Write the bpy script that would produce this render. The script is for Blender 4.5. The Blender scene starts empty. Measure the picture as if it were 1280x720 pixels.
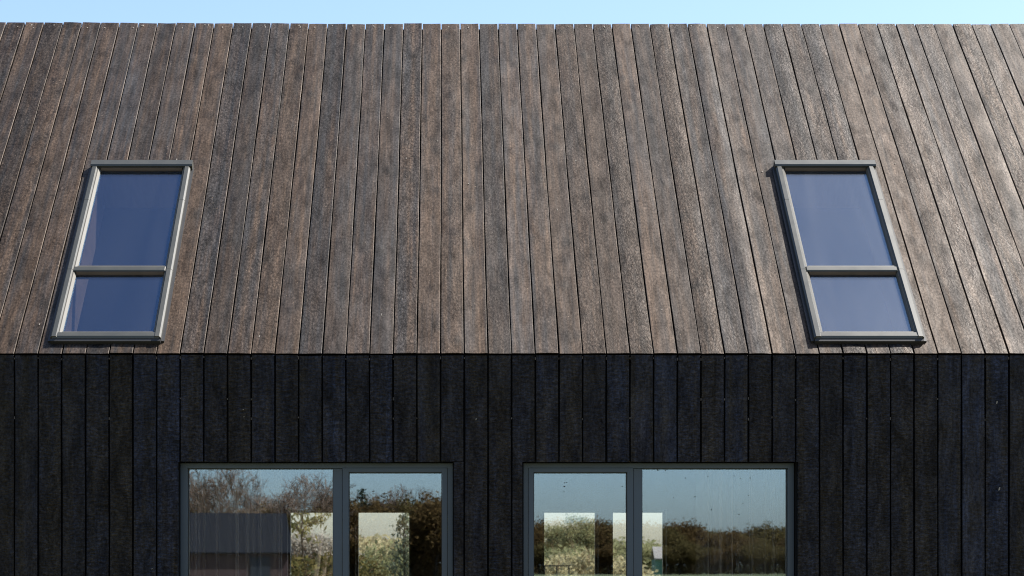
import bpy, math, random
from mathutils import Vector, Matrix
R = math.radians
SC = bpy.context.scene
COL = SC.collection

# ------------------------------------------------------------------ photograph geometry (1280 px wide frame)
F, XC, H0, CAMZ, S = 2314.0, 555.0, 705.0, 1.6, 203.0
D = F / S                                   # camera to facade
EAVE = CAMZ + (H0 - 441.5) / S              # eave height
PITCH = 29.6 / S                            # one board plus its gap
X_0 = (550.75 - XC) / S
C45 = math.sqrt(.5)
K0, K1 = -34, 42
XL, XR = X_0 + K0 * PITCH, X_0 + K1 * PITCH
RIDGE_T = 2.866
DEPTH = 2 * RIDGE_T
def wx(px, y=0.): return (px - XC) * (D + y) / F
def wz(py, y=0.): return CAMZ + (H0 - py) * (D + y) / F
def roof_v(py, n):                          # slope coordinate seen at image row py on a sheet n above the boards
    q = (H0 - py) / F
    # EAVE-CAMZ + (v+n)/r2 = q*(D + (v-n)/r2)
    return (q * D - (EAVE - CAMZ) - n * C45 * (1 + q)) / (C45 * (1 - q))
def behind(px, A, z=0.): return Vector(((px - XC) * A / F, A - D, z))        # seen through the rooms
def facing(px, A, z=0.): return Vector(((px - XC) * A / F, D - A, z))        # seen mirrored in the panes

# ------------------------------------------------------------------ node helpers
class NT:
    def __init__(s, mat):
        mat.use_nodes = True
        s.t = mat.node_tree; s.t.nodes.clear()
        s.out = s.t.nodes.new('ShaderNodeOutputMaterial')
    def n(s, kind, ins=None, **kw):
        nd = s.t.nodes.new('ShaderNode' + kind)
        for k, v in kw.items(): setattr(nd, k, v)
        for k, v in (ins or {}).items():
            sk = nd.inputs[k]
            if isinstance(v, bpy.types.NodeSocket): s.t.links.new(v, sk)
            elif hasattr(sk.default_value, '__len__') and isinstance(v, (tuple, list)):
                if len(sk.default_value) == 4 and len(v) == 3: v = (*v, 1)
                sk.default_value = v
            else: sk.default_value = v
        return nd
    def m(s, op, a, b=0., c=0., clamp=False):
        nd = s.n('Math', {0: a, 1: b, 2: c}, operation=op); nd.use_clamp = clamp
        return nd.outputs[0]
    def vm(s, op, a, b):
        return s.n('VectorMath', {0: a, 1: b}, operation=op).outputs[0]
    def ramp(s, f, lo, hi, a=0., b=1.):
        return s.n('MapRange', {0: f, 1: lo, 2: hi, 3: a, 4: b}, clamp=True).outputs[0]
    def mix(s, f, a, b, mode='MIX'):
        nd = s.n('Mix', data_type='RGBA', blend_type=mode)
        for i, v in ((0, f), (6, a), (7, b)):
            sk = nd.inputs[i]
            if isinstance(v, bpy.types.NodeSocket): s.t.links.new(v, sk)
            else: sk.default_value = (*v, 1) if isinstance(v, (tuple, list)) and len(v) == 3 else v
        return nd.outputs[2]
    def noise(s, vec, scale=1., detail=3., rough=.55, dist=0.):
        return s.n('TexNoise', {'Vector': vec, 'Scale': scale, 'Detail': detail, 'Roughness': rough, 'Distortion': dist}).outputs['Fac']
    def surf(s, sh): s.t.links.new(sh, s.out.inputs['Surface'])
    def pbsdf(s, **ins):
        return s.n('BsdfPrincipled', {k.replace('_', ' '): v for k, v in ins.items()}).outputs[0]

def wood(name, brown, blue, tan, lo, hi, blue_bias, crackiness, speck, rough, spec, bump, checks):
    mat = bpy.data.materials.new(name); t = NT(mat)
    co = t.n('TexCoord').outputs['Object']
    at = t.n('Attribute', attribute_name='board')
    bd = t.n('SeparateColor', {0: at.outputs['Color']})
    r, g, b = bd.outputs
    ac = t.n('Attribute', attribute_name='across').outputs['Fac']
    P = t.vm('ADD', co, t.vm('MULTIPLY', at.outputs['Color'], (3.1, 47., 0.)))
    warp = t.n('TexNoise', {'Vector': t.vm('MULTIPLY', P, (9., 5., 1.)), 'Scale': 1., 'Detail': 2.}).outputs['Color']
    warp = t.vm('MULTIPLY', t.vm('SUBTRACT', warp, (.5, .5, .5)), (.03, .03, 0.))
    PW = t.vm('ADD', P, warp)
    grain = t.noise(t.vm('MULTIPLY', PW, (85., 2.6, 1.)), 1., 5., .65)
    grain2 = t.noise(t.vm('MULTIPLY', PW, (30., .8, 1.)), 1., 4., .6)
    fine = t.noise(t.vm('MULTIPLY', P, (70., 46., 1.)), 1., 4., .7)
    patch = t.noise(t.vm('MULTIPLY', P, (9., 2.2, 1.)), 1., 4., .6, .4)
    patch2 = t.noise(t.vm('MULTIPLY', P, (11., 3.5, 1.)), 1., 3., .55, 1.2)
    # char checks: short cracks across the grain
    ck = t.noise(t.vm('MULTIPLY', PW, checks), 1., 3., .6, .35)
    vo = t.n('TexVoronoi', {'Vector': t.vm('MULTIPLY', PW, checks), 'Scale': .8}, feature='DISTANCE_TO_EDGE').outputs['Distance']
    crack = t.m('MULTIPLY', t.ramp(ck, .36, .56), t.ramp(vo, 0., .22, .45, 1.))
    cmask = t.ramp(t.m('ADD', t.m('MULTIPLY', r, .9), patch2), 1.02 - crackiness, 1.9 - crackiness)
    crk = t.m('MULTIPLY', t.m('SUBTRACT', 1., crack), cmask)
    # knots
    kv = t.n('TexVoronoi', {'Vector': t.vm('MULTIPLY', PW, (8.5, 5.2, 1.)), 'Scale': 1., 'Randomness': 1.})
    kr = t.n('SeparateColor', {0: kv.outputs['Color']}).outputs[0]
    kn = t.m('MULTIPLY', t.ramp(kv.outputs['Distance'], .42, .05), t.m('GREATER_THAN', kr, .38))
    kcore = t.m('MULTIPLY', t.ramp(kv.outputs['Distance'], .13, .08), t.m('GREATER_THAN', kr, .52))
    band = t.noise(t.vm('MULTIPLY', P, (22., .55, 1.)), 1., 3., .5)
    f = t.m('ADD', t.m('MULTIPLY', t.m('SUBTRACT', g, .5), .75), t.m('MULTIPLY', t.m('SUBTRACT', band, .5), 3.))
    f = t.m('ADD', f, t.m('ADD', t.m('MULTIPLY', t.m('SUBTRACT', patch, .5), 1.5), blue_bias), clamp=True)
    colr = t.mix(f, brown, blue)
    mott = t.noise(t.vm('MULTIPLY', P, (15., 4., 1.)), 1., 5., .62, .6)
    val = t.m('MULTIPLY', t.ramp(b, 0., 1., lo, hi), t.ramp(grain, .28, .72, .42, 1.6))
    val = t.m('MULTIPLY', val, t.ramp(band, .3, .7, 1.25, .8))
    val = t.m('MULTIPLY', val, t.ramp(grain2, .3, .7, .64, 1.38))
    val = t.m('MULTIPLY', val, t.ramp(mott, .3, .7, .62, 1.38))
    val = t.m('MULTIPLY', val, t.ramp(fine, .3, .7, .42, 1.6))
    val = t.m('MULTIPLY', val, t.m('SUBTRACT', 1., t.m('MULTIPLY', crk, .72)))
    val = t.m('MULTIPLY', val, t.m('SUBTRACT', 1., t.m('MULTIPLY', kn, .68)))
    vc = t.n('CombineColor', {0: val, 1: val, 2: val}).outputs[0]
    colr = t.mix(1., colr, vc, 'MULTIPLY')
    # worn pale rims and pale flecks
    rim = t.m('MULTIPLY', t.ramp(t.m('ABSOLUTE', ac), .88, 1.), t.ramp(t.noise(t.vm('MULTIPLY', P, (20., 7., 1.)), 1., 3.), .42, .66))
    colr = t.mix(t.m('MULTIPLY', rim, .10 * min(1, speck)), colr, tan)
    sp = t.m('MULTIPLY', t.ramp(t.noise(t.vm('MULTIPLY', P, (95., 75., 1.)), 1., 1., .5), .735, .775),
             t.ramp(t.noise(t.vm('MULTIPLY', P, (7., 3., 1.)), 1., 2.), .42, .6))
    colr = t.mix(t.m('MULTIPLY', sp, speck), colr, tan)
    h = t.m('ADD', t.m('MULTIPLY', crk, -1.), t.m('ADD', t.m('MULTIPLY', grain, .45), t.m('ADD', t.m('MULTIPLY', fine, .6), t.m('MULTIPLY', kn, 1.8))))
    h = t.m('ADD', h, t.m('ADD', t.m('MULTIPLY', patch2, .6), t.m('MULTIPLY', mott, .7)))
    bp = t.n('Bump', {'Strength': bump, 'Distance': .006, 'Height': h}).outputs[0]
    t.surf(t.pbsdf(Base_Color=colr, Roughness=t.ramp(patch, .3, .7, rough - .07, rough + .1), Specular_Tint=(1., .88, .78, 1.), Specular_IOR_Level=t.m('MULTIPLY', spec, t.m('MULTIPLY', t.m('MULTIPLY', t.ramp(fine, .3, .7, .5, 1.4), t.ramp(mott, .32, .68, .55, 1.35)), t.m('SUBTRACT', 1., t.m('MULTIPLY', crk, .35)))), Normal=bp))
    return mat

def plain(name, color, rough=.6, metal=0., var=.25, scale=8., spec=.5, stretch=(1, 1, 1), bump=0.):
    mat = bpy.data.materials.new(name); t = NT(mat)
    co = t.vm('MULTIPLY', t.n('TexCoord').outputs['Object'], stretch)
    nz = t.noise(co, scale, 4.)
    c = t.mix(t.ramp(nz, .25, .75), tuple(x * (1 - var) for x in color), tuple(min(1, x * (1 + var)) for x in color))
    kw = dict(Base_Color=c, Roughness=t.ramp(nz, .2, .8, max(0, rough - .06), rough + .06), Metallic=metal, Specular_IOR_Level=spec)
    if bump: kw['Normal'] = t.n('Bump', {'Strength': bump, 'Distance': .02, 'Height': nz}).outputs[0]
    t.surf(t.pbsdf(**kw))
    return mat

def glass(name, refl, tint, dust, dust_rough, rtint=(1, 1, 1), wave=0.):
    mat = bpy.data.materials.new(name); t = NT(mat)
    co = t.n('TexCoord').outputs['Object']
    kw = {'Color': rtint, 'Roughness': 0.}
    if wave:
        nz = t.noise(t.vm('MULTIPLY', co, (2.2, 1., 1.3)), 1., 1.)
        kw['Normal'] = t.n('Bump', {'Strength': wave, 'Distance': .004, 'Height': nz}).outputs[0]
    gl = t.n('BsdfGlossy', kw).outputs[0]
    tr = t.n('BsdfTransparent', {'Color': tint}).outputs[0]
    sh = t.n('MixShader', {0: refl, 1: tr, 2: gl}).outputs[0]
    if dust:
        st = t.noise(t.vm('MULTIPLY', t.n('TexCoord').outputs['Object'], (5., .7, 5.)), 1., 2., .5, .6)
        d1 = t.n('BsdfGlossy', {'Color': (.9, .88, .84), 'Roughness': dust_rough}).outputs[0]
        sh = t.n('MixShader', {0: t.ramp(st, .3, .75, dust * .75, dust * 1.2), 1: sh, 2: d1}).outputs[0]
    t.surf(sh)
    return mat

def leaf_mat(name, c1, c2, trans=.35):
    mat = bpy.data.materials.new(name); t = NT(mat)
    gi = t.n('NewGeometry').outputs['Random Per Island']
    c = t.mix(gi, c1, c2)
    d = t.n('BsdfDiffuse', {'Color': c}).outputs[0]
    tr = t.n('BsdfTranslucent', {'Color': c}).outputs[0]
    t.surf(t.n('MixShader', {0: trans, 1: d, 2: tr}).outputs[0])
    return mat

M = {}
M['roof'] = wood('weathered_charred_boards', (.0325, .0205, .0130), (.0128, .0134, .0154), (.24, .18, .125), .75, 1.28, .26, .54, .9, .58, .27, .22, (52., 34., 1.))
M['wall'] = wood('charred_black_boards', (.0058, .0052, .0052), (.0038, .0072, .0178), (.10, .09, .08), .42, 1.75, .47, 1.0, .3, .5, .28, .6, (25., 62., 1.))
M['black'] = plain('black_membrane', (.006, .006, .007), .9, spec=.1)
M['frame'] = plain('grey_coated_aluminium', (.026, .040, .060), .38, var=.06)
M['gasket'] = plain('black_rubber_gasket', (.012, .012, .013), .6)
M['clad'] = plain('grey_green_metal_cladding', (.034, .0345, .029), .45, var=.08)
M['clad_shade'] = plain('shadow_dark_flashing', (.010, .010, .011), .6)  # flashing metal with the frame's side shadow painted into its colour
M['sash'] = plain('pale_glazing_bead', (.068, .062, .05), .5, var=.08)
M['seal'] = plain('brown_seal', (.07, .048, .036), .6)
M['inside'] = plain('brown_interior_lining', (.05, .042, .036), .8)
M['floor'] = plain('oak_floor', (.16, .10, .06), .5, stretch=(1, 8, 1))
M['pine_lining'] = plain('pine_lining', (.30, .20, .13), .6, stretch=(6, 1, 1))
M['pane'] = glass('window_glass', .24, (.98, .985, .99), 0., .3, (.60, .78, 1.), .012)
M['pane_back'] = glass('clear_glass', .03, (.97, .98, .97), 0., .3)
M['pane_roof'] = glass('roof_window_glass', .135, (.6, .62, .65), .018, .5, (.37, .64, 1.))
M['speck'] = plain('dead_insect', (.01, .009, .008), .8)
M['nail'] = plain('galvanised_nail', (.05, .038, .03), .6)
M['bark'] = plain('brown_bark', (.085, .062, .045), .9, scale=30)
M['bark_grey'] = plain('grey_bark', (.22, .19, .16), .9, scale=30)
M['twig'] = plain('brown_twigs', (.20, .115, .065), .9)
M['leaf_brown'] = leaf_mat('russet_leaves', (.10, .055, .02), (.15, .085, .03))
M['leaf_olive'] = leaf_mat('olive_leaves', (.095, .066, .022), (.15, .10, .034))
M['leaf_dark'] = leaf_mat('dark_needles', (.022, .032, .020), (.05, .058, .03), .15)
M['leaf_pine'] = leaf_mat('golden_pine_needles', (.12, .13, .05), (.30, .25, .10))
M['leaf_blue'] = leaf_mat('grey_green_needles', (.10, .13, .10), (.24, .25, .15))
M['leaf_spring'] = leaf_mat('young_green_leaves', (.19, .20, .10), (.26, .26, .14), .5)
M['leaf_straw'] = leaf_mat('straw_yellow_leaves', (.36, .32, .18), (.43, .38, .23), .5)
M['leaf_hedge'] = leaf_mat('hedge_leaves', (.045, .05, .02), (.15, .12, .045))
M['leaf_pale'] = leaf_mat('pale_grey_twigs', (.30, .27, .22), (.42, .38, .32))
M['barn_red'] = plain('falu_red_boards', (.075, .034, .024), .9, stretch=(14, 14, .3))
M['barn_roof'] = plain('dark_corrugated_sheet', (.014, .0125, .013), .9, spec=.12, stretch=(3, 1, 1), var=.45)
M['teal'] = plain('teal_painted_boards', (.07, .17, .13), .7, stretch=(12, 12, .4))
M['felt'] = plain('pale_grey_roofing_felt', (.2, .19, .185), .9)
M['drive'] = plain('pale_gravel', (.32, .30, .28), .95, scale=20)

def cloth_mat():
    mat = bpy.data.materials.new('sheer_cloth'); t = NT(mat)
    c = (.62, .56, .50)
    d = t.n('BsdfDiffuse', {'Color': c}).outputs[0]
    tr = t.n('BsdfTranslucent', {'Color': c}).outputs[0]
    a = t.n('MixShader', {0: .5, 1: d, 2: tr}).outputs[0]
    lw = t.n('LayerWeight', {'Blend': .5}).outputs['Facing']
    t.surf(t.n('MixShader', {0: t.m('ADD', t.m('MULTIPLY', t.m('POWER', lw, 2.), .7), .07), 1: t.n('BsdfTransparent').outputs[0], 2: a}).outputs[0])
    return mat
M['cloth'] = cloth_mat()

def ground_mat():
    mat = bpy.data.materials.new('rough_meadow'); t = NT(mat)
    co = t.n('TexCoord').outputs['Object']
    a = t.noise(co, .06, 5.); b = t.noise(co, 1.4, 5.)
    c = t.mix(t.ramp(a, .4, .6), (.12, .11, .045), (.20, .15, .085))
    c = t.mix(t.ramp(b, .3, .7), c, (.085, .10, .035))
    t.surf(t.pbsdf(Base_Color=c, Roughness=.95, Specular_IOR_Level=.1, Normal=t.n('Bump', {'Strength': .6, 'Distance': .1, 'Height': b}).outputs[0]))
    return mat
M['ground'] = ground_mat()

# ------------------------------------------------------------------ mesh helpers
class MB:
    def __init__(s): s.v, s.f, s.mi, s.bd, s.ac = [], [], [], [], []
    def quad(s, pts, mi=0):
        i = len(s.v); s.v += [tuple(p) for p in pts]; s.f.append(tuple(range(i, i + len(pts)))); s.mi.append(mi)
    def box(s, x0, x1, y0, y1, z0, z1, mi=0, bev=0.):
        if bev:
            prof = lambda z, e: [(x0 + e, y0 + e, z), (x1 - e, y0 + e, z), (x1 - e, y1 - e, z), (x0 + e, y1 - e, z)]
            i = len(s.v)
            for z, e in ((z0, bev), (z0 + bev, 0), (z1 - bev, 0), (z1, bev)): s.v += prof(z, e)
            for k in range(3):
                for j in range(4):
                    a, b = i + 4 * k + j, i + 4 * k + (j + 1) % 4
                    s.f.append((a, b, b + 4, a + 4)); s.mi.append(mi)
            s.f.append((i + 3, i + 2, i + 1, i)); s.f.append((i + 12, i + 13, i + 14, i + 15)); s.mi += [mi, mi]
            return
        i = len(s.v)
        s.v += [(x, y, z) for z in (z0, z1) for (x, y) in ((x0, y0), (x1, y0), (x1, y1), (x0, y1))]
        for q in ((3, 2, 1, 0), (4, 5, 6, 7), (0, 1, 5, 4), (1, 2, 6, 5), (2, 3, 7, 6), (3, 0, 4, 7)):
            s.f.append(tuple(i + k for k in q)); s.mi.append(mi)
    def prism(s, prof, a, b, axis, mi=0):
        """closed profile (2-D, ccw) swept along axis 'x','y' or 'z' from a to b"""
        def P(u, v, w): return {'x': (w, u, v), 'y': (u, w, v), 'z': (u, v, w)}[axis]
        i, n = len(s.v), len(prof)
        s.v += [P(u, v, a) for u, v in prof] + [P(u, v, b) for u, v in prof]
        for k in range(n):
            l = (k + 1) % n
            s.f.append((i + k, i + l, i + n + l, i + n + k)); s.mi.append(mi)
        s.f.append(tuple(i + k for k in reversed(range(n)))); s.f.append(tuple(i + n + k for k in range(n))); s.mi += [mi, mi]
    def tube(s, p, q, r0, r1, n=5, mi=0):
        d = (q - p)
        if d.length < 1e-6: return
        d = d.normalized(); u = d.orthogonal().normalized(); w = d.cross(u); i = len(s.v)
        for c, r in ((p, r0), (q, r1)):
            for k in range(n):
                a = 2 * math.pi * k / n
                s.v.append(tuple(c + (u * math.cos(a) + w * math.sin(a)) * r))
        for k in range(n):
            l = (k + 1) % n
            s.f.append((i + k, i + l, i + n + l, i + n + k)); s.mi.append(mi)
    def leaf(s, c, size, rng, flat=.6, mi=0):
        a = Vector((rng.gauss(0, 1), rng.gauss(0, 1), rng.gauss(0, 1))).normalized()
        b = a.orthogonal().normalized()
        b = (b * math.cos(q := rng.uniform(0, 6.28)) + a.cross(b) * math.sin(q))
        a, b = a * size, b * size * flat
        s.quad([c - a, c - b * .9 + a * .1, c + a, c + b], mi)
    def plate(s, xs, ys, holes, z0, z1, mi=0, P=lambda x, y, z: (x, y, z)):
        """slab z0..z1 over the grid xs*ys, leaving out holes (x0,x1,y0,y1); only outer faces are made"""
        xs = sorted(set(xs) | {h[k] for h in holes for k in (0, 1)}); ys = sorted(set(ys) | {h[k] for h in holes for k in (2, 3)})
        sol = lambda i, j: 0 <= i < len(xs) - 1 and 0 <= j < len(ys) - 1 and not any(
            h[0] - 1e-6 <= xs[i] and xs[i + 1] <= h[1] + 1e-6 and h[2] - 1e-6 <= ys[j] and ys[j + 1] <= h[3] + 1e-6 for h in holes)
        for i in range(len(xs) - 1):
            for j in range(len(ys) - 1):
                if not sol(i, j): continue
                a, b, c, d = xs[i], xs[i + 1], ys[j], ys[j + 1]
                s.quad([P(a, c, z1), P(b, c, z1), P(b, d, z1), P(a, d, z1)], mi)
                s.quad([P(a, d, z0), P(b, d, z0), P(b, c, z0), P(a, c, z0)], mi)
                if not sol(i - 1, j): s.quad([P(a, d, z0), P(a, c, z0), P(a, c, z1), P(a, d, z1)], mi)
                if not sol(i + 1, j): s.quad([P(b, c, z0), P(b, d, z0), P(b, d, z1), P(b, c, z1)], mi)
                if not sol(i, j - 1): s.quad([P(a, c, z0), P(b, c, z0), P(b, c, z1), P(a, c, z1)], mi)
                if not sol(i, j + 1): s.quad([P(b, d, z0), P(a, d, z0), P(a, d, z1), P(b, d, z1)], mi)
    def board(s, x0, x1, v0, v1, th, rnd, rng, P, ends=(0, 0), mi=0, cup=0., tilt=0., lift=0., full=None, under=0.):
        """a sawn board: chamfered, slightly cupped, wandering a little along its length"""
        c = .0022; fx0, fx1 = full or (x0, x1); mid, hw = (fx0 + fx1) / 2, (fx1 - fx0) / 2
        m = 7; xs = [x0] + [x0 + c + (x1 - x0 - 2 * c) * k / (m - 1) for k in range(m)] + [x1]
        L = v1 - v0; K = max(2, int(L / .22)); n = len(xs) + 2; i = len(s.v)
        ph = [rng.uniform(0, 6.28) for _ in range(4)]
        for k in range(K + 1):
            v = v0 + L * k / K
            wob = .0011 * math.sin(v * 2.1 + ph[0]) + .0007 * math.sin(v * 6.3 + ph[1])
            nw = .0012 * math.sin(v * 1.7 + ph[2]) + .0006 * math.sin(v * 7.1 + ph[3])
            for q, x in enumerate(xs):
                e = (x - mid) / hw
                z = lift + nw + cup * (e * e - .4) + tilt * e * hw - (c * .8 if q in (0, len(xs) - 1) else 0)
                vv = v + (ends[0] * (1 + .15 * e) if k == 0 else ends[1] * (1 - .2 * e) if k == K else 0)
                s.v.append(P(x + wob * (1 if (x0, x1) == (fx0, fx1) else 0), vv, z)); s.ac[len(s.v) - 1:] = [e]
            for x in (xs[-1], xs[0]):
                vv = v + (ends[0] + under if k == 0 else ends[1] if k == K else 0)
                s.v.append(P(x, vv, -th)); s.ac[len(s.v) - 1:] = [1.]
        s.bd += [rnd] * (n * (K + 1))
        for k in range(K):
            for q in range(n):
                l = (q + 1) % n; a, b = i + k * n, i + (k + 1) * n
                s.f.append((a + q, a + l, b + l, b + q)); s.mi.append(mi)
        s.f.append(tuple(i + q for q in reversed(range(n)))); s.f.append(tuple(i + K * n + q for q in range(n))); s.mi += [mi, mi]
    def build(s, name, mats, parent=None, smooth=False, fix=True):
        me = bpy.data.meshes.new(name); me.from_pydata(s.v, [], s.f)
        for m_ in (mats if isinstance(mats, (list, tuple)) else [mats]): me.materials.append(M[m_])
        me.polygons.foreach_set('material_index', s.mi)
        if s.bd:
            n = len(s.v)
            bd = s.bd + [(.5, .5, .5)] * (n - len(s.bd)); ac = s.ac + [0.] * (n - len(s.ac))
            a = me.attributes.new('board', 'FLOAT_COLOR', 'POINT'); a.data.foreach_set('color', [c for t_ in bd for c in (*t_, 1.)])
            a = me.attributes.new('across', 'FLOAT', 'POINT'); a.data.foreach_set('value', ac[:n])
        if fix:
            import bmesh
            bm = bmesh.new(); bm.from_mesh(me); bmesh.ops.recalc_face_normals(bm, faces=bm.faces); bm.to_mesh(me); bm.free()
        if smooth: me.polygons.foreach_set('use_smooth', [True] * len(me.polygons))
        me.update()
        o = bpy.data.objects.new(name, me); COL.objects.link(o)
        if parent: o.parent = parent
        return o

def tag(o, label=None, cat=None, group=None, kind=None):
    for k, v in (('label', label), ('category', cat), ('group', group), ('kind', kind)):
        if v: o[k] = v
    return o
def empty(name, loc=(0, 0, 0), rz=0.):
    o = bpy.data.objects.new(name, None); COL.objects.link(o); o.location = loc; o.rotation_euler.z = rz
    o.empty_display_size = .3
    return o
def copy_tree(o, parent=None):
    c = o.copy(); COL.objects.link(c)
    if parent: c.parent = parent
    for ch in list(o.children): copy_tree(ch, c)
    return c

# ------------------------------------------------------------------ the house
house = tag(empty('wooden_house'), 'long barn-like house clad in charred timber boards from wall to ridge', 'house')

FY = .09                                     # window frames sit this far behind the board face
GAP = .0078
rng = random.Random(11)

# roof windows: outline in slope coordinates
TOPN = .046
SKY = []
for u0, u1 in ((-2.437, -1.752), (2.292, 2.972)):
    SKY.append((u0, u1, roof_v(420.5, TOPN), roof_v(202., TOPN)))
RIDGE_V = RIDGE_T / C45

# rows of per-board character, tuned to the photograph (bluer boards near the middle, browner outside)
def board_random(k):
    r = rng.random(); g = min(1, max(0, rng.gauss(.5, .27))); b = rng.random()
    return (r, g, b)
BLUE = {-6: .95, -5: .85, -3: .9, -4: .8, -2: .75, 2: .8, 3: .75, 12: .85, 13: .9, 15: .9, 16: .85, 19: .95, -16: .85, -14: .8, -10: .75, -1: .3, 0: .2, 1: .25, 5: .3, 4: .55}

def split(x0, x1, v0, v1, holes):
    """a board's rectangle minus openings -> rectangles"""
    out = [(x0, x1, v0, v1)]
    for (a, b, c, d) in holes:
        nxt = []
        for (p, q, r, s_) in out:
            if b <= p or a >= q or d <= r or c >= s_: nxt.append((p, q, r, s_)); continue
            if c > r: nxt.append((p, q, r, c))
            if d < s_: nxt.append((p, q, d, s_))
            if a - p > .012: nxt.append((p, a, max(r, c), min(s_, d)))
            if q - b > .012: nxt.append((b, q, max(r, c), min(s_, d)))
        out = nxt
    return out

mb = MB()
ident = lambda x, v, n: (x, v, n)
holes = [(a + .02, b - .02, c + .02, d - .01) for a, b, c, d in SKY]
for k in range(K0, K1):
    x0, x1 = X_0 + k * PITCH + GAP / 2, X_0 + (k + 1) * PITCH - GAP / 2
    r, g, b = board_random(k)
    if k in BLUE: g = BLUE[k]
    args = dict(cup=rng.gauss(0, .0013), tilt=rng.gauss(0, .010), lift=rng.uniform(-.0015, .0015), full=(x0, x1))
    top = rng.gauss(0, .0013) + .022 * max(0, min(1, (-4 - k) / 16)) - .004
    for (p, q, v0, v1) in split(x0, x1, 0., RIDGE_V, holes):
        mb.board(p, q, v0, v1, .021, (r, g, b), rng, ident, (rng.gauss(0, .0012) if v0 == 0 else 0, top if v1 == RIDGE_V else 0), under=.021 if v0 == 0 else 0, **args)
for k in range(K0, K1):                      # pale chips by the fixings at the ridge, and a few lower down
    xm = X_0 + (k + .5) * PITCH
    for q in range(3):
        if rng.random() > (.55, .3, .35)[q]: continue
        x = xm + rng.uniform(-.05, .05); v = RIDGE_V - rng.uniform(.02, .07) if q < 2 else rng.uniform(.1, RIDGE_V - .2)
        if any(a - .03 < x < b + .03 and c - .05 < v < d + .05 for a, b, c, d in SKY): continue
        w_, h_ = rng.uniform(.002, .0045), rng.uniform(.004, .013)
        mb.prism([(x - w_, v - h_), (x + w_ * .7, v - h_ * .8), (x + w_, v + h_ * .5), (x - w_ * .2, v + h_)], -.006, .0035, 'z', 2)
# dark underlay and structure below the boards, open at the roof windows
hol2 = [(a + .03, b - .03, c + .03, d - .03) for a, b, c, d in SKY]
mb.plate([XL + .02, XR - .02], [.026, RIDGE_V - .006], hol2, -.22, -.045, 1)
M['chip'] = plain('bare_wood_chip', (.20, .18, .155), .8)
roof = mb.build('roof', ['roof', 'black', 'chip'], house)
roof.location = (0, 0, EAVE); roof.rotation_euler.x = R(45)

# far slope of the roof, the same boards more simply
mb = MB()
for k in range(K0, K1):
    x0, x1 = X_0 + k * PITCH + GAP / 2, X_0 + (k + 1) * PITCH - GAP / 2
    mb.board(x0, x1, 0., RIDGE_V - .03, .021, board_random(k), rng, ident)
mb.plate([XL + .02, XR - .02], [.0, RIDGE_V - .25], [], -.22, -.045, 1)
back_roof = mb.build('roof', ['roof', 'black'], house)
back_roof.location = (0, DEPTH, EAVE); back_roof.rotation_euler = (R(45), 0, R(180))
# mirrored in x by the turn, so shift back over the house
back_roof.location.x = XL + XR

# ---- front wall: boards stop at the openings
WB = .15                                     # bottom of the glazing
WIN = [dict(l=wx(225.6, FY), r=wx(565.8, FY)), dict(l=wx(654.5, FY), r=wx(992.4, FY))]
WTOP = wz(578.7, FY)
BTOP = wz(577.2)
bh = [(wx(222.6), wx(567.3), 0., BTOP), (wx(652.8), wx(997.6), 0., BTOP)]
mb = MB()
WGAP = .0105
W_BASE, W_TOP = .10, EAVE - .013
wallP = lambda x, v, n: (x, v, n)            # built lying down, stood up below
for k in range(K0, K1):
    x0, x1 = X_0 + k * PITCH + WGAP / 2, X_0 + (k + 1) * PITCH - WGAP / 2
    rnd = list(board_random(k))
    if k in (-7, -6, -5, -4, -3, 3, 4, 6, 7, 12, 13, 14): rnd[1] = min(1, rnd[1] + .3)
    args = dict(cup=rng.gauss(0, .0012), tilt=rng.gauss(0, .010), lift=rng.uniform(-.002, .001), full=(x0, x1))
    for (p, q, v0, v1) in split(x0, x1, W_BASE, W_TOP, bh):
        mb.board(p, q, v0, v1, .021, tuple(rnd), rng, wallP, (rng.gauss(0, .001), rng.gauss(0, .0015)), **args)
core_h = [(w['l'] - .004, w['r'] + .004, WB - .02, WTOP + .004) for w in WIN]
mb.plate([XL + .02, XR - .02], [.02, 2.84], core_h, -.26, -.03, 1)
# nail heads and spacers showing in the gaps under the eave
for k in range(K0, K1):
    gx = X_0 + k * PITCH
    for z, pr in ((W_TOP - .018, .7), (wz(499), .22), (wz(523), .22)):
        if rng.random() < pr:
            w_ = rng.uniform(.0016, .0028); h_ = rng.uniform(.004, .009); z += rng.gauss(0, .004)
            mb.box(gx - w_, gx + w_, z - h_, z + h_, -.03, -rng.uniform(.0, .004), 2)
# a few pale chips knocked out of the char
for px, py, w_, h_ in ((595, 524, .003, .007), (1249, 611, .006, .011), (1246, 503, .004, .009), (190, 711, .004, .003), (304, 512, .003, .003), (305, 521, .003, .003)):
    x, z = wx(px), wz(py)
    mb.prism([(x - w_, z - h_), (x + w_ * .6, z - h_ * .7), (x + w_, z + h_), (x - w_ * .3, z + h_ * .8)], -.004, .0035, 'z', 3)
wall = mb.build('wall', ['wall', 'black', 'nail', 'chip'], house); wall.rotation_euler.x = R(90)

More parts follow.
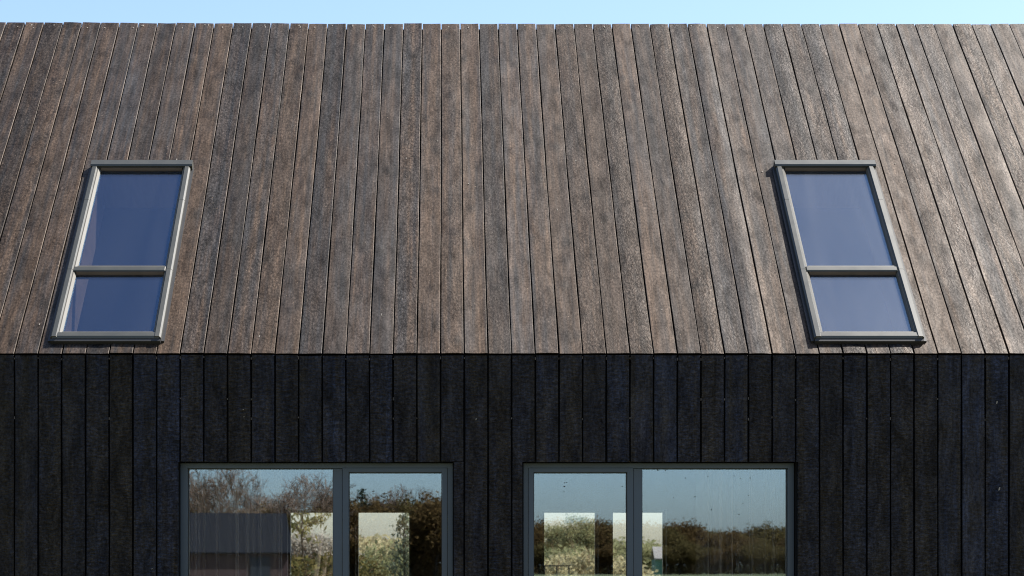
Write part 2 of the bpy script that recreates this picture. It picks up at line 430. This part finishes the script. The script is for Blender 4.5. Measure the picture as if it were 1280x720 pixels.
# ---- plain walls: two gables and the garden side, floor and ceiling
for name, x0, x1 in (('gable_wall', XL + .02, XL + .27), ('gable_wall', XR - .27, XR - .02)):
    mb = MB(); t_ = .10
    y0, y1 = .265, DEPTH - .265
    zr = EAVE + RIDGE_T - .38
    mb.prism([(y0, 0.02), (y1, 0.02), (y1, EAVE + y0 - .38), (DEPTH / 2, zr), (y0, EAVE + y0 - .38)], x0, x1, 'x')
    mb.build(name, 'wall', house)
YB = DEPTH - .26
def bx(px): return (px - XC) * (D + YB) / F
bt = CAMZ + (H0 - 637.4) * (D + YB) / F
BH = [(bx(359), bx(429.5), .15, bt), (bx(444.4), bx(514.3), .15, bt), (bx(678), bx(748), .15, bt), (bx(764.4), bx(833.3), .15, bt)]
mb = MB()
mb.plate([XL + .02, XR - .02], [.02, 2.84], BH, YB, DEPTH - .005, 0, P=lambda x, y, z: (x, z, y))
mb.build('back_wall', 'inside', house)
for (a, b, c, d) in BH:
    mb = MB()
    y0, y1 = YB + .10, YB + .16
    mb.box(a + .001, a + .022, y0, y1, c + .001, d - .001); mb.box(b - .022, b - .001, y0, y1, c + .001, d - .001)
    mb.box(a + .022, b - .022, y0, y1, d - .022, d - .001); mb.box(a + .022, b - .022, y0, y1, c + .001, c + .05)
    w = mb.build('garden_window', 'frame', house)
    g_ = MB(); g_.box(a + .021, b - .021, y0 + .02, y0 + .03, c + .045, d - .021); g_.build('pane', 'pane_back', w)
mb = MB(); mb.box(XL + .27, XR - .27, .26, YB, .02, .15); mb.build('floor', 'floor', house)
mb = MB(); mb.box(XL + .27, XR - .27, .262, YB - .002, 2.5, 2.68); mb.build('ceiling', 'inside', house)

# ---- facade windows: outer frame > pane, sash, gasket, insects
def ring(mb, x0, x1, z0, z1, wl, wr, wt, wb, y0, y1, mi=0, bev=.0025):
    mb.box(x0, x0 + wl, y0, y1, z0, z1, mi, bev); mb.box(x1 - wr, x1, y0, y1, z0, z1, mi, bev)
    mb.box(x0 + wl, x1 - wr, y0 + .0015, y1, z1 - wt, z1, mi, bev); mb.box(x0 + wl, x1 - wr, y0 + .0015, y1, z0, z0 + wb, mi, bev)
for wi, w in enumerate(WIN):
    l, r = w['l'], w['r']
    fz = lambda py: wz(py, FY)
    fx = lambda px: wx(px, FY)
    if wi == 0: fixed = (fx(234.5), fx(416.5)); sash = (fx(428.2), fx(558.8)); sg = (fx(435.8), fx(552.6)); mull = (fx(416.5), fx(427.6))
    else: fixed = (fx(802.6), fx(984.8)); sash = (fx(660.6), fx(791.4)); sg = (fx(667), fx(784)); mull = (fx(792.), fx(802.6))
    mb = MB()
    gt = fz(585.6)
    ring(mb, l, r, WB, WTOP, (fixed[0] - l) if wi == 0 else sash[0] - l - .003, (r - sash[1] - .003) if wi == 0 else r - fixed[1], WTOP - gt, .07, FY, FY + .10)
    mb.box(mull[0], mull[1], FY + .003, FY + .10, WB + .0705, gt - .0005, 0, .0025)
    win = mb.build('window', 'frame', house)
    mb = MB()
    ring(mb, sash[0], sash[1], WB + .075, gt + .004, sg[0] - sash[0], sash[1] - sg[1], gt + .004 - fz(590.6), .09, FY - .004, FY + .07)
    mb.build('sash', 'frame', win)
    mb = MB()
    for (a, b, z1, zb, y) in ((*fixed, gt, WB + .07, FY + .022), (*sg, fz(590.6), WB + .165, FY + .018)):
        ring(mb, a + .0005, b - .0005, zb + .0005, z1 - .0005, .004, .004, .004, .004, y, y + .012, 0, 0)
    mb.build('gasket', 'gasket', win)
    for (a, b, z1, zb, y) in ((*fixed, gt, WB + .07, FY + .035), (*sg, fz(590.6), WB + .165, FY + .031)):
        mb = MB(); mb.box(a - .005, b + .005, y, y + .008, zb - .005, z1 + .005); mb.build('pane', 'pane', win)
    if wi == 1:
        for px, py in ((706, 603.5), (705.5, 608), (705, 614.5), (708.6, 603), (778, 608), (783, 609), (822.5, 585.8 + 2), (832, 588), (857, 597.5), (842, 622), (869, 621), (885, 595.6), (899.5, 586.5), (918, 595), (926, 598), (938, 597.5), (936, 619), (929, 629), (889.5, 637), (924, 643), (833.5, 586.8)):
            mb = MB(); x, z = wx(px, FY + .03), wz(py, FY + .03); y = FY + (.031 if px < 790 else .035)
            a = rng.uniform(0, 3.14); s1, s2 = rng.uniform(.0035, .0065), rng.uniform(.0018, .003)
            pts = [(x + s1 * math.cos(q) * math.cos(a) - s2 * math.sin(q) * math.sin(a), z + s1 * math.cos(q) * math.sin(a) + s2 * math.sin(q) * math.cos(a)) for q in [k * math.pi / 4 for k in range(8)]]
            mb.prism(pts, y - .003, y - .0004, 'y')
            mb.build('dead_insect', 'speck', win)

# ---- roof windows: frame > hood, glazing bars, panes, flashing
TRANS = [(332., 337.8)]
for si, (u0, u1, v0, v1) in enumerate(SKY):
    t0, t1 = roof_v(337.6, TOPN), roof_v(331.8, TOPN)
    bw = .044
    mb = MB()
    # side covers in two lengths with a joint, sloped inner shoulder
    vj = roof_v(249, TOPN)
    for (a, sgn) in ((u0, 1), (u1, -1)):
        for va, vb in ((v0 + .004, t0 + .012), (t0 + .015, vj - .0015), (vj + .0015, v1 - .03)):
            pr = [(a, -.02), (a, TOPN - .012), (a + sgn * .010, TOPN - .001), (a + sgn * (bw - .008), TOPN), (a + sgn * bw, TOPN - .010), (a + sgn * bw, -.02)]
            pr = [(x, z) for x, z in (pr if sgn > 0 else pr[::-1])]
            mb.prism(pr, va, vb, 'y')
    # cill cover and transom
    mb.prism([(v0, -.01), (v0, TOPN - .014), (v0 + .012, TOPN - .004), (v0 + .05, TOPN - .006), (v0 + .05, -.01)], u0 + .012, u1 - .012, 'x')
    mb.box(u0 + bw + .001, u1 - bw - .001, t0 + .002, t1, -.005, TOPN - .004, 0, .006)
    rw = mb.build('roof_window', 'clad', house)
    rw.location = (0, 0, EAVE); rw.rotation_euler.x = R(45)
    mb = MB()
    mb.prism([(v1 - .052, .012), (v1 - .055, TOPN + .001), (v1 - .044, TOPN + .009), (v1 + .010, TOPN + .007), (v1 + .016, TOPN), (v1 + .016, -.01), (v1 - .03, -.01), (v1 - .03, .012)], u0 - .004, u1 + .012, 'x')
    mb.build('hood', 'clad', rw)
    # flashing skirt, widened and near-black to stand in for shadow beside the frame
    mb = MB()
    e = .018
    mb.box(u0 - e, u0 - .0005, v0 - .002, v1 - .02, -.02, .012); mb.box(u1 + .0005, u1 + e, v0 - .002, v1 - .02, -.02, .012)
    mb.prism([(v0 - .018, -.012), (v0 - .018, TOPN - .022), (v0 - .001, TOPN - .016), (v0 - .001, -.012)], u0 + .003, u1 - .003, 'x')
    mb.build('flashing', 'clad_shade', rw)
    # two glazing units, each in a slim bead
    for (a, b) in ((v0 + .0505, t0 + .0015), (t1 + .0005, v1 - .0555)):
        mb = MB(); i0, i1 = u0 + bw + .0005, u1 - bw - .0005
        bz, lo_ = .034, .017
        # bead faces slope down to the glass
        mb.prism([(i0, -.02), (i0 + .020, -.02), (i0 + .020, lo_), (i0 + .006, bz), (i0, bz)], a, b, 'y')
        mb.prism([(i1 - .012, -.02), (i1, -.02), (i1, bz), (i1 - .003, bz), (i1 - .012, lo_)], a, b, 'y')
        mb.prism([(a, -.02), (a + .024, -.02), (a + .024, lo_), (a + .014, bz), (a, bz)], i0 + .0205, i1 - .0125, 'x')
        mb.prism([(b - .010, -.02), (b, -.02), (b, bz), (b - .004, bz), (b - .010, lo_)], i0 + .0205, i1 - .0125, 'x', 1)
        mb.build('glazing_bead', ['sash', 'seal'], rw)
        mb = MB(); mb.box(i0 + .010, i1 - .006, a + .010, b - .004, .004, .012); mb.build('pane', 'pane_roof', rw)
    # lining of the opening inside
    mb = MB()
    a0, a1, b0, b1 = u0 + .031, u1 - .031, v0 + .031, v1 - .031
    for q in ((a0, a0 + .018, b0, b1), (a1 - .018, a1, b0, b1), (a0 + .018, a1 - .018, b0, b0 + .018), (a0 + .018, a1 - .018, b1 - .018, b1)):
        mb.box(*q, -.30, -.021)
    mb.build('lining', 'pine_lining', rw)

# ---- curtains inside, one at the outer end of each facade window
def curtain(px0, px1, seed, label):
    rg = random.Random(seed); x0, x1 = wx(px0, .4), wx(px1, .4); mb = MB()
    n, m_ = 150, 16; ph = [rg.uniform(0, 6.28) for _ in range(5)]
    pts = []
    for j in range(m_ + 1):
        z = .17 + (2.44 - .17) * j / m_
        for i in range(n + 1):
            u = i / n; x = x0 + (x1 - x0) * u
            q = u * (x1 - x0)
            y = .40 + .028 * math.sin(q * 62 + ph[0] + 1.5 * math.sin(q * 9 + ph[1])) + .014 * math.sin(q * 137 + ph[2]) + .006 * math.sin(q * 23 + ph[3] + z * .8)
            x += .014 * math.sin(q * 48 + ph[4] + z * .5)
            pts.append((x, y, z))
    mb.v = pts
    for j in range(m_):
        for i in range(n):
            a = j * (n + 1) + i; mb.f.append((a, a + 1, a + n + 2, a + n + 1)); mb.mi.append(0)
    o = mb.build('curtain', 'cloth', None, True, False)
    md = o.modifiers.new('thickness', 'SOLIDIFY'); md.thickness = .0015
    tag(o, label, 'curtain')
curtain(228, 356, 3, 'pale sheer curtain behind the fixed pane of the window mirroring the barn')
curtain(872, 992, 5, 'pale sheer curtain behind the wide pane dotted with dead insects')

# ------------------------------------------------------------------ ground
mb = MB(); s_ = 1500.
n = 24
for i in range(n):
    for j in range(n):
        q = lambda a: math.copysign(abs(a) ** 2.2, a) * s_
        a, b, c, d = q(-1 + 2 * i / n), q(-1 + 2 * (i + 1) / n), q(-1 + 2 * j / n), q(-1 + 2 * (j + 1) / n)
        mb.quad([(a, c, 0), (b, c, 0), (b, d, 0), (a, d, 0)])
tag(mb.build('ground', 'ground'), kind='structure')
mb = MB()
pts = [behind(452, 26), behind(500, 26), behind(474, 150), behind(440, 150)]
mb.quad([(p.x, p.y, .006) for p in pts])
tag(mb.build('driveway', 'drive'), kind='structure')

# ------------------------------------------------------------------ trees and shrubs
def grow(tr, tw, p, d, L, r, lev, top, rg, tips, spread, up, kids, rmin=.004):
    segs = 3 if lev < 3 else 2
    for k in range(segs):
        d2 = (d + Vector((rg.gauss(0, .13), rg.gauss(0, .13), rg.gauss(0, .08) + up))).normalized()
        q = p + d2 * (L / segs); r2 = max(rmin, r * (.86 if k < segs - 1 else .72))
        (tr if lev < top - 1 else tw).tube(p, q, r, r2, 6 if lev == 0 else 4 if lev < 3 else 3)
        p, d, r = q, d2, r2
        if lev < top and (k > 0 or lev > 0):
            for _ in range(kids if k == segs - 1 else kids - 1):
                ax = d.orthogonal().normalized(); ax.rotate(Matrix.Rotation(rg.uniform(0, 6.28), 3, d))
                nd = d.copy(); nd.rotate(Matrix.Rotation(rg.gauss(spread, .16), 3, ax))
                grow(tr, tw, p, nd, L * rg.uniform(.55, .78), r * .66, lev + 1, top, rg, tips, spread, up, kids, rmin)
    if lev >= top - 1: tips.append((p, lev))

def make_tree(name, seed, h, top=4, kids=3, spread=.55, up=.05, leaf=None, leaves=4, lsize=.12, lspread=.35, bark='bark', twig='twig', trunk=.34, thick=.022, low=0, rmin=.004):
    rg = random.Random(seed); root = empty(name); tr, tw, tips = MB(), MB(), []
    grow(tr, tw, Vector((0, 0, -.15)), Vector((0, 0, 1)), h * trunk, h * thick, 0, top, rg, tips, spread, up, kids, rmin)
    zmax = max(p.z for p, _ in tips); sc = h / zmax
    for m_ in (tr, tw): m_.v = [(x * sc, y * sc, z * sc) for x, y, z in m_.v]
    if leaf:
        cr = MB()
        for p, _ in tips:
            p = p * sc
            if rg.random() < .12: continue
            for _ in range(leaves):
                cr.leaf(p + Vector((rg.gauss(0, lspread), rg.gauss(0, lspread), rg.gauss(0, lspread * .8))), lsize * rg.uniform(.6, 1.3), rg)
        for _ in range(low):
            a = rg.uniform(0, 6.28); q = h * .22 * math.sqrt(rg.random())
            cr.leaf(Vector((q * math.cos(a), q * math.sin(a), abs(rg.gauss(0, h * .3)))), lsize * rg.uniform(.6, 1.3), rg)
        i = len(cr.v); cr.v += tw.v; cr.f += [tuple(a + i for a in f_) for f_ in tw.f]; cr.mi += [1] * len(tw.f)
        tr.build('trunk', bark, root, False, False); cr.build('crown', [leaf, twig], root, False, False)
    else:
        tr.build('trunk', bark, root, False, False); tw.build('crown', twig, root, False, False)
    return root

def make_conifer(name, seed, h, w, leaf, dens=1., droop=-.1, bare=.12, lsize=.1, bark='bark'):
    rg = random.Random(seed); root = empty(name); tr, cr = MB(), MB()
    p = Vector((0, 0, -.15)); n = 8
    for k in range(n):
        q = Vector((rg.gauss(0, .01) * h, rg.gauss(0, .01) * h, h * (k + 1) / n)); tr.tube(p, q, h * .02 * (1 - k / n) + .01, h * .02 * (1 - (k + 1) / n) + .008, 6); p = q
    z = h * bare
    while z < h * .99:
        e = 1 - (z / h - bare) / (1 - bare); L = w * .5 * (e ** .8) + .06 * w
        for _ in range(5):
            a = rg.uniform(0, 6.28); l = L * rg.uniform(.6, 1.15); zz = z + rg.uniform(-.03, .03) * h
            b = Vector((0, 0, zz)); t_ = Vector((math.cos(a) * l, math.sin(a) * l, zz + l * (droop + rg.gauss(.05, .14))))
            tr.tube(b, t_, .012 * h ** .5, .004, 3)
            for _ in range(int(22 * dens * (l / (w * .5)) + 5)):
                f_ = rg.uniform(.2, 1.05); c = b.lerp(t_, f_) + Vector((rg.gauss(0, 1), rg.gauss(0, 1), rg.gauss(0, .6))) * w * .045
                cr.leaf(c, lsize * rg.uniform(.6, 1.3), rg, .35)
        z += h * .045
    tr.build('trunk', bark, root, False, False); cr.build('crown', leaf, root, False, False)
    return root

def make_bush(name, seed, h, w, leaf, n=1500, lsize=.06, twig='twig'):
    rg = random.Random(seed); root = empty(name); st, cr = MB(), MB()
    lobes = []
    for _ in range(11):
        a = rg.uniform(0, 6.28); q = w * .36 * math.sqrt(rg.random()); lobes.append((Vector((q * math.cos(a), q * math.sin(a), h * rg.uniform(.25, .82))), rg.uniform(.14, .24) * w))
    for c, r_ in lobes:
        st.tube(Vector((c.x * .15, c.y * .15, -.1)), c, .02, .006, 4)
        for _ in range(6):
            st.tube(c, c + Vector((rg.gauss(0, .5), rg.gauss(0, .5), rg.gauss(.5, .4))) * r_ * 1.4, .006, .003, 3)
    for _ in range(n):
        c, r_ = rg.choice(lobes); d = Vector((rg.gauss(0, 1), rg.gauss(0, 1), rg.gauss(0, 1))).normalized()
        p = c + d * r_ * rg.uniform(.6, 1.15)
        if p.z < .03 or p.z > h * 1.05: continue
        cr.leaf(p, lsize * rg.uniform(.6, 1.4), rg)
    st.build('stems', twig, root, False, False); cr.build('foliage', leaf, root, False, False)
    return root

def put(o, loc, rz=0., sc=1., sx=1.):
    o.location = loc; o.rotation_euler.z = rz; o.scale = (sc * sx, sc * sx, sc)
    return o
rp = random.Random(77)

# --- seen mirrored in the panes: behind the camera
A1 = 200.
G1 = 'bare trees facing the house'
bare1 = tag(make_tree('bare_tree', 21, 12., 6, 2, .5, .05, bark='twig', rmin=.016), 'bare brown tree in the row facing the house, mirrored in the panes', 'tree', G1)
bare2 = tag(make_tree('bare_tree', 35, 11., 6, 2, .44, .07, bark='twig', rmin=.016), 'bare brown tree in the row facing the house, mirrored in the panes', 'tree', G1)
first = {0: True, 1: True}
def inst(protos, idx, loc, rz, sc, sx, used):
    o = protos[idx] if idx not in used else copy_tree(protos[idx]); used.add(idx)
    return put(o, loc, rz, sc, sx)
used = set()
for px, top, A, sx in ((258, 574, 175, .9), (290, 566, 180, .9), (318, 592, 200, .8), (372, 592, 190, 1.), (392, 588, 180, 1.05), (412, 606, 205, .9), (236, 580, 195, 1.), (345, 622, 210, .9), (246, 600, 185, 1.1), (274, 588, 190, 1.1), (305, 612, 195, 1.1), (330, 616, 200, 1.2), (360, 608, 200, 1.1), (402, 598, 195, 1.1),
                   (200, 570, 190, 1.), (150, 585, 190, 1.), (100, 575, 200, 1.), (40, 590, 195, 1.), (488, 606, 215, .8), (503, 604, 220, .8), (528, 606, 225, .7), (536, 612, 220, .7)):
    idx = rp.randrange(2); hh = CAMZ + (H0 - top) * A / F
    inst([bare1, bare2], idx, facing(px, A), rp.uniform(0, 6.28), hh / (12., 11.)[idx], sx, used)
G2 = 'russet trees facing the house'
rus = [tag(make_tree('russet_tree', 41 + i, 8., 4, 3, .6, .03, 'leaf_brown' if i else 'leaf_olive', 10, .17, .42, twig='twig', trunk=.27, low=700), 'dense russet tree at the wood edge facing the house, mirrored in the panes', 'tree', G2) for i in range(2)]
used = set()
spots = [(px, 628 + rp.gauss(0, 4), 205 + rp.uniform(0, 25), 1.25) for px in range(402, 560, 13)]
spots += [(px, 637 + rp.gauss(0, 3), 190, 1.3) for px in range(225, 400, 26)]
spots += [(px, (672 if 884 < px < 902 else 656 if px < 884 else 664) + rp.gauss(0, 3.5), 300 + rp.uniform(0, 50), 1.3) for px in range(566, 1010, 13)]
spots += [(px, 682 + rp.gauss(0, 3), 285, 1.5) for px in range(410, 1010, 22)]
spots += [(px, 640 + rp.gauss(0, 8), 240, 1.3) for px in list(range(-300, 220, 40)) + list(range(1020, 1500, 40))]
for px, top, A, sx in spots:
    hh = CAMZ + (H0 - top) * A / F; idx = rp.randrange(2)
    inst(rus, idx, facing(px, A), rp.uniform(0, 6.28), hh / 8., sx, used)
con = tag(make_conifer('spruce_tree', 5, 10., 4.6, 'leaf_dark', .8, -.15, .06, .2), 'dark spruce among russet trees, mirrored in the opening sash', 'tree')
A = 208.; put(con, facing(453, A), 0, (CAMZ + (H0 - 609) * A / F) / 10.)

# barn mirrored in the fixed pane
A = 95.; barn = tag(empty('barn', facing(242, A), R(-12)), 'low dark barn with dull reddish walls, mirrored in the curtained fixed pane', 'barn')
k_ = A / F
zr_, ze_ = CAMZ + (H0 - 641) * k_, CAMZ + (H0 - 691) * k_
hw = 116 * k_; dp = 2.6
mb = MB(); mb.prism([(-dp + .25, 0), (dp - .25, 0), (dp - .25, ze_ - .05), (0, zr_ - .16), (-dp + .25, ze_ - .05)], -hw + .2, hw - .2, 'x'); mb.build('wall', 'barn_red', barn)
mb = MB()
for sg_ in (1, -1):
    L = 2 * hw; n = int(L / .32)
    for i in range(n):
        x = -hw + L * i / n; x2 = x + L / n; xm = (x + x2) / 2
        for xa, xb, za, zb in ((x, x + .2, 0, 0), (x + .2, x + .26, 0, .014), (x + .26, x2, .014, 0)):
            mb.quad([(xa, sg_ * dp, ze_ + za), (xb, sg_ * dp, ze_ + zb), (xb, 0, zr_ + zb), (xa, 0, zr_ + za)])
            mb.quad([(xa, sg_ * dp, ze_ + za - .06), (xa, 0, zr_ + za - .06), (xb, 0, zr_ + zb - .06), (xb, sg_ * dp, ze_ + zb - .06)])
mb.build('roof', 'barn_roof', barn, False, False)
mb = MB(); mb.box(hw * .55, hw * .55 + 1., dp - .27, dp - .2, 0.01, min(ze_ - .15, 1.95)); mb.build('door', 'gasket', barn)

# --- seen through the rooms, beyond the garden windows
p1 = tag(make_conifer('pine_tree', 9, 5., 3.2, 'leaf_pine', 1.1, .2, .60, .13), 'golden green pine tree beyond the garden window nearest the left curtain', 'tree')
A = 46.; put(p1, behind(378, A), 0, (CAMZ + (H0 - 590) * A / F) / 5., .62)
p2 = tag(make_conifer('pine_tree', 14, 4.5, 2.6, 'leaf_blue', 1.15, .3, .05, .11), 'grey green pine tree beyond the garden window behind the left opening sash', 'tree')
A = 40.; put(p2, behind(506, A), 0, (CAMZ + (H0 - 628) * A / F) / 4.5, .66)
oak = tag(make_tree('oak_tree', 52, 7., 5, 3, .6, .02, 'leaf_spring', 7, .10, .26, 'bark_grey', 'bark_grey', .28, .026), 'broad spreading oak with thin young leaves beyond the garden window of the right opening sash', 'tree')
A = 120.; put(oak, behind(713, A), .6, (CAMZ + (H0 - 643) * A / F) / 7., 1.)
st0 = make_bush('straw_shrub', 3, 1.6, 2., 'leaf_straw', 1600, .07)
gr0 = make_bush('green_shrub', 4, 1.8, 2.2, 'leaf_spring', 1600, .07)
hd0 = make_bush('juniper_shrub', 6, 1.7, 2., 'leaf_hedge', 2000, .06)
pl0 = make_tree('grey_thicket', 61, 3., 5, 3, .5, .04, 'leaf_pale', 2, .05, .15, 'bark_grey', 'bark_grey', .2, .012)
tag(st0, 'straw yellow shrub in the garden beyond the rooms', 'shrub', 'straw yellow shrubs in the garden')
tag(gr0, 'young green shrub in the garden beyond the rooms', 'shrub', 'green shrubs in the garden')
tag(hd0, 'dark juniper shrub below the golden pine in the garden', 'shrub', 'juniper shrubs in the garden')
tag(pl0, 'pale grey leafless thicket behind the juniper shrubs in the garden', 'shrub', 'grey thickets in the garden')
def spread_(proto, h, items):
    u = set()
    for px, top, A, sx in items:
        hh = CAMZ + (H0 - top) * A / F
        inst([proto], 0, behind(px, A), rp.uniform(0, 6.28), hh / h, sx, u)
spread_(hd0, 1.7, [(362, 691, 36, 1.1), (380, 688, 38, 1.1), (398, 690, 37, 1.), (416, 693, 39, 1.)])
spread_(pl0, 3., [(360, 664, 60, 1.3), (378, 662, 62, 1.3), (396, 665, 60, 1.3), (412, 668, 63, 1.3), (425, 668, 61, 1.2)])
spread_(st0, 1.6, [(448, 672, 110, 1.6), (456, 668, 112, 1.5), (466, 671, 115, 1.5), (476, 676, 105, 1.4), (700, 694, 70, 1.), (722, 690, 66, 1.), (738, 694, 68, 1.), (686, 700, 64, 1.), (775, 696, 70, 1.2), (786, 699, 66, 1.)])
spread_(gr0, 1.8, [(690, 688, 90, 1.2), (740, 687, 92, 1.2), (768, 674, 130, 1.5), (776, 677, 128, 1.4), (786, 678, 126, 1.6), (796, 680, 128, 1.6), (806, 686, 130, 1.5), (812, 690, 128, 1.3), (480, 688, 60, .9), (490, 681, 52, .8), (730, 684, 110, 1.4), (698, 686, 112, 1.4)])
# far wood as single trees
spread_g = 'distant trees beyond the garden'
far = tag(make_tree('distant_tree', 71, 8., 4, 3, .55, .05, 'leaf_spring', 8, .2, .4, 'bark_grey', 'bark_grey', .25, low=300), 'distant hazy green tree on the horizon beyond the garden', 'tree', spread_g)
u = set()
for px in list(range(340, 530, 12)) + list(range(668, 850, 11)):
    A = 330 + rp.uniform(-30, 60); hh = CAMZ + (H0 - (683 + rp.gauss(0, 3))) * A / F
    inst([far], 0, behind(px, A), rp.uniform(0, 6.28), hh / 8., 1.2, u)
# teal shed
A = 88.; k_ = A / F
shed = tag(empty('garden_shed', behind(836, A)), 'teal garden shed with pale grey roof beyond the rooms', 'shed')
hw = 18 * k_
zt, ze_ = CAMZ + (H0 - 683) * k_, CAMZ + (H0 - 699) * k_
mb = MB(); mb.box(-hw + .06, hw - .06, .1, 1.7, 0, ze_ - .02); mb.build('wall', 'teal', shed)
mb = MB(); mb.prism([(0., ze_ - .02), (.9, zt - .06), (1.8, ze_ - .02), (1.8, ze_ + .04), (.9, zt), (0., ze_ + .04)], -hw, hw, 'x'); mb.build('roof', 'felt', shed)
mb = MB(); mb.box(-.35, .35, .06, .0995, .02, ze_ - .12); mb.build('door', 'teal', shed)
# low rail
A = 58.; k_ = A / F
rail = tag(empty('rail_fence', behind(696, A)), 'dark single rail fence beyond the garden window of the right sash', 'fence')
hw = 17 * k_; z = CAMZ + (H0 - 707.3) * k_
mb = MB(); mb.box(-hw, hw, -.03, .03, z - .018, z + .018); mb.build('rail', 'gasket', rail)
for x in (-hw * .9, 0, hw * .9):
    mb = MB(); mb.box(x - .02, x + .02, .031, .08, -.1, z + .02); mb.build('post', 'gasket', rail)

# ------------------------------------------------------------------ light, sky, camera
sd = Vector((1., .25, 1.45)).normalized()
EL = math.asin(sd.z); AZ = math.atan2(sd.x, sd.y)
sun = bpy.data.lights.new('sun', 'SUN'); sun.energy = 5.; sun.angle = R(.5); sun.color = (1., .955, .88)
so = bpy.data.objects.new('sun', sun); COL.objects.link(so)
so.rotation_euler = (-sd).to_track_quat('-Z', 'Y').to_euler(); so.location = (30, 2, 30)
w = bpy.data.worlds.new('World'); SC.world = w; w.use_nodes = True
nt = w.node_tree; nt.nodes.clear()
sk = nt.nodes.new('ShaderNodeTexSky'); sk.sky_type = 'NISHITA'; sk.sun_disc = False
sk.sun_elevation = EL; sk.sun_rotation = AZ; sk.air_density = 1.; sk.dust_density = 1.3; sk.ozone_density = 2.7
bg = nt.nodes.new('ShaderNodeBackground'); bg.inputs['Strength'].default_value = .092
out = nt.nodes.new('ShaderNodeOutputWorld')
nt.links.new(sk.outputs[0], bg.inputs[0]); nt.links.new(bg.outputs[0], out.inputs[0])

cam = bpy.data.cameras.new('camera'); co = bpy.data.objects.new('camera', cam); COL.objects.link(co)
co.location = (0, -D, CAMZ); co.rotation_euler = (R(90), 0, 0)
cam.sensor_width = 36.; cam.sensor_fit = 'HORIZONTAL'; cam.lens = F / 1280 * 36
cam.shift_x = (640 - XC) / 1280; cam.shift_y = (H0 - 360) / 1280
cam.clip_end = 5000.
cam.dof.use_dof = True; cam.dof.focus_distance = D + .6; cam.dof.aperture_fstop = 5.6
SC.camera = co
SC.view_settings.view_transform = 'Standard'; SC.view_settings.look = 'None'; SC.view_settings.gamma = 1.; SC.view_settings.exposure = 1.52
SC.view_settings.use_curve_mapping = False
SC.cycles.use_denoising = True; SC.cycles.denoising_prefilter = 'ACCURATE'; SC.cycles.use_adaptive_sampling = False; SC.cycles.filter_width = 1.1; SC.cycles.sample_clamp_indirect = 6.
SC.cycles.max_bounces = 10; SC.cycles.transparent_max_bounces = 24
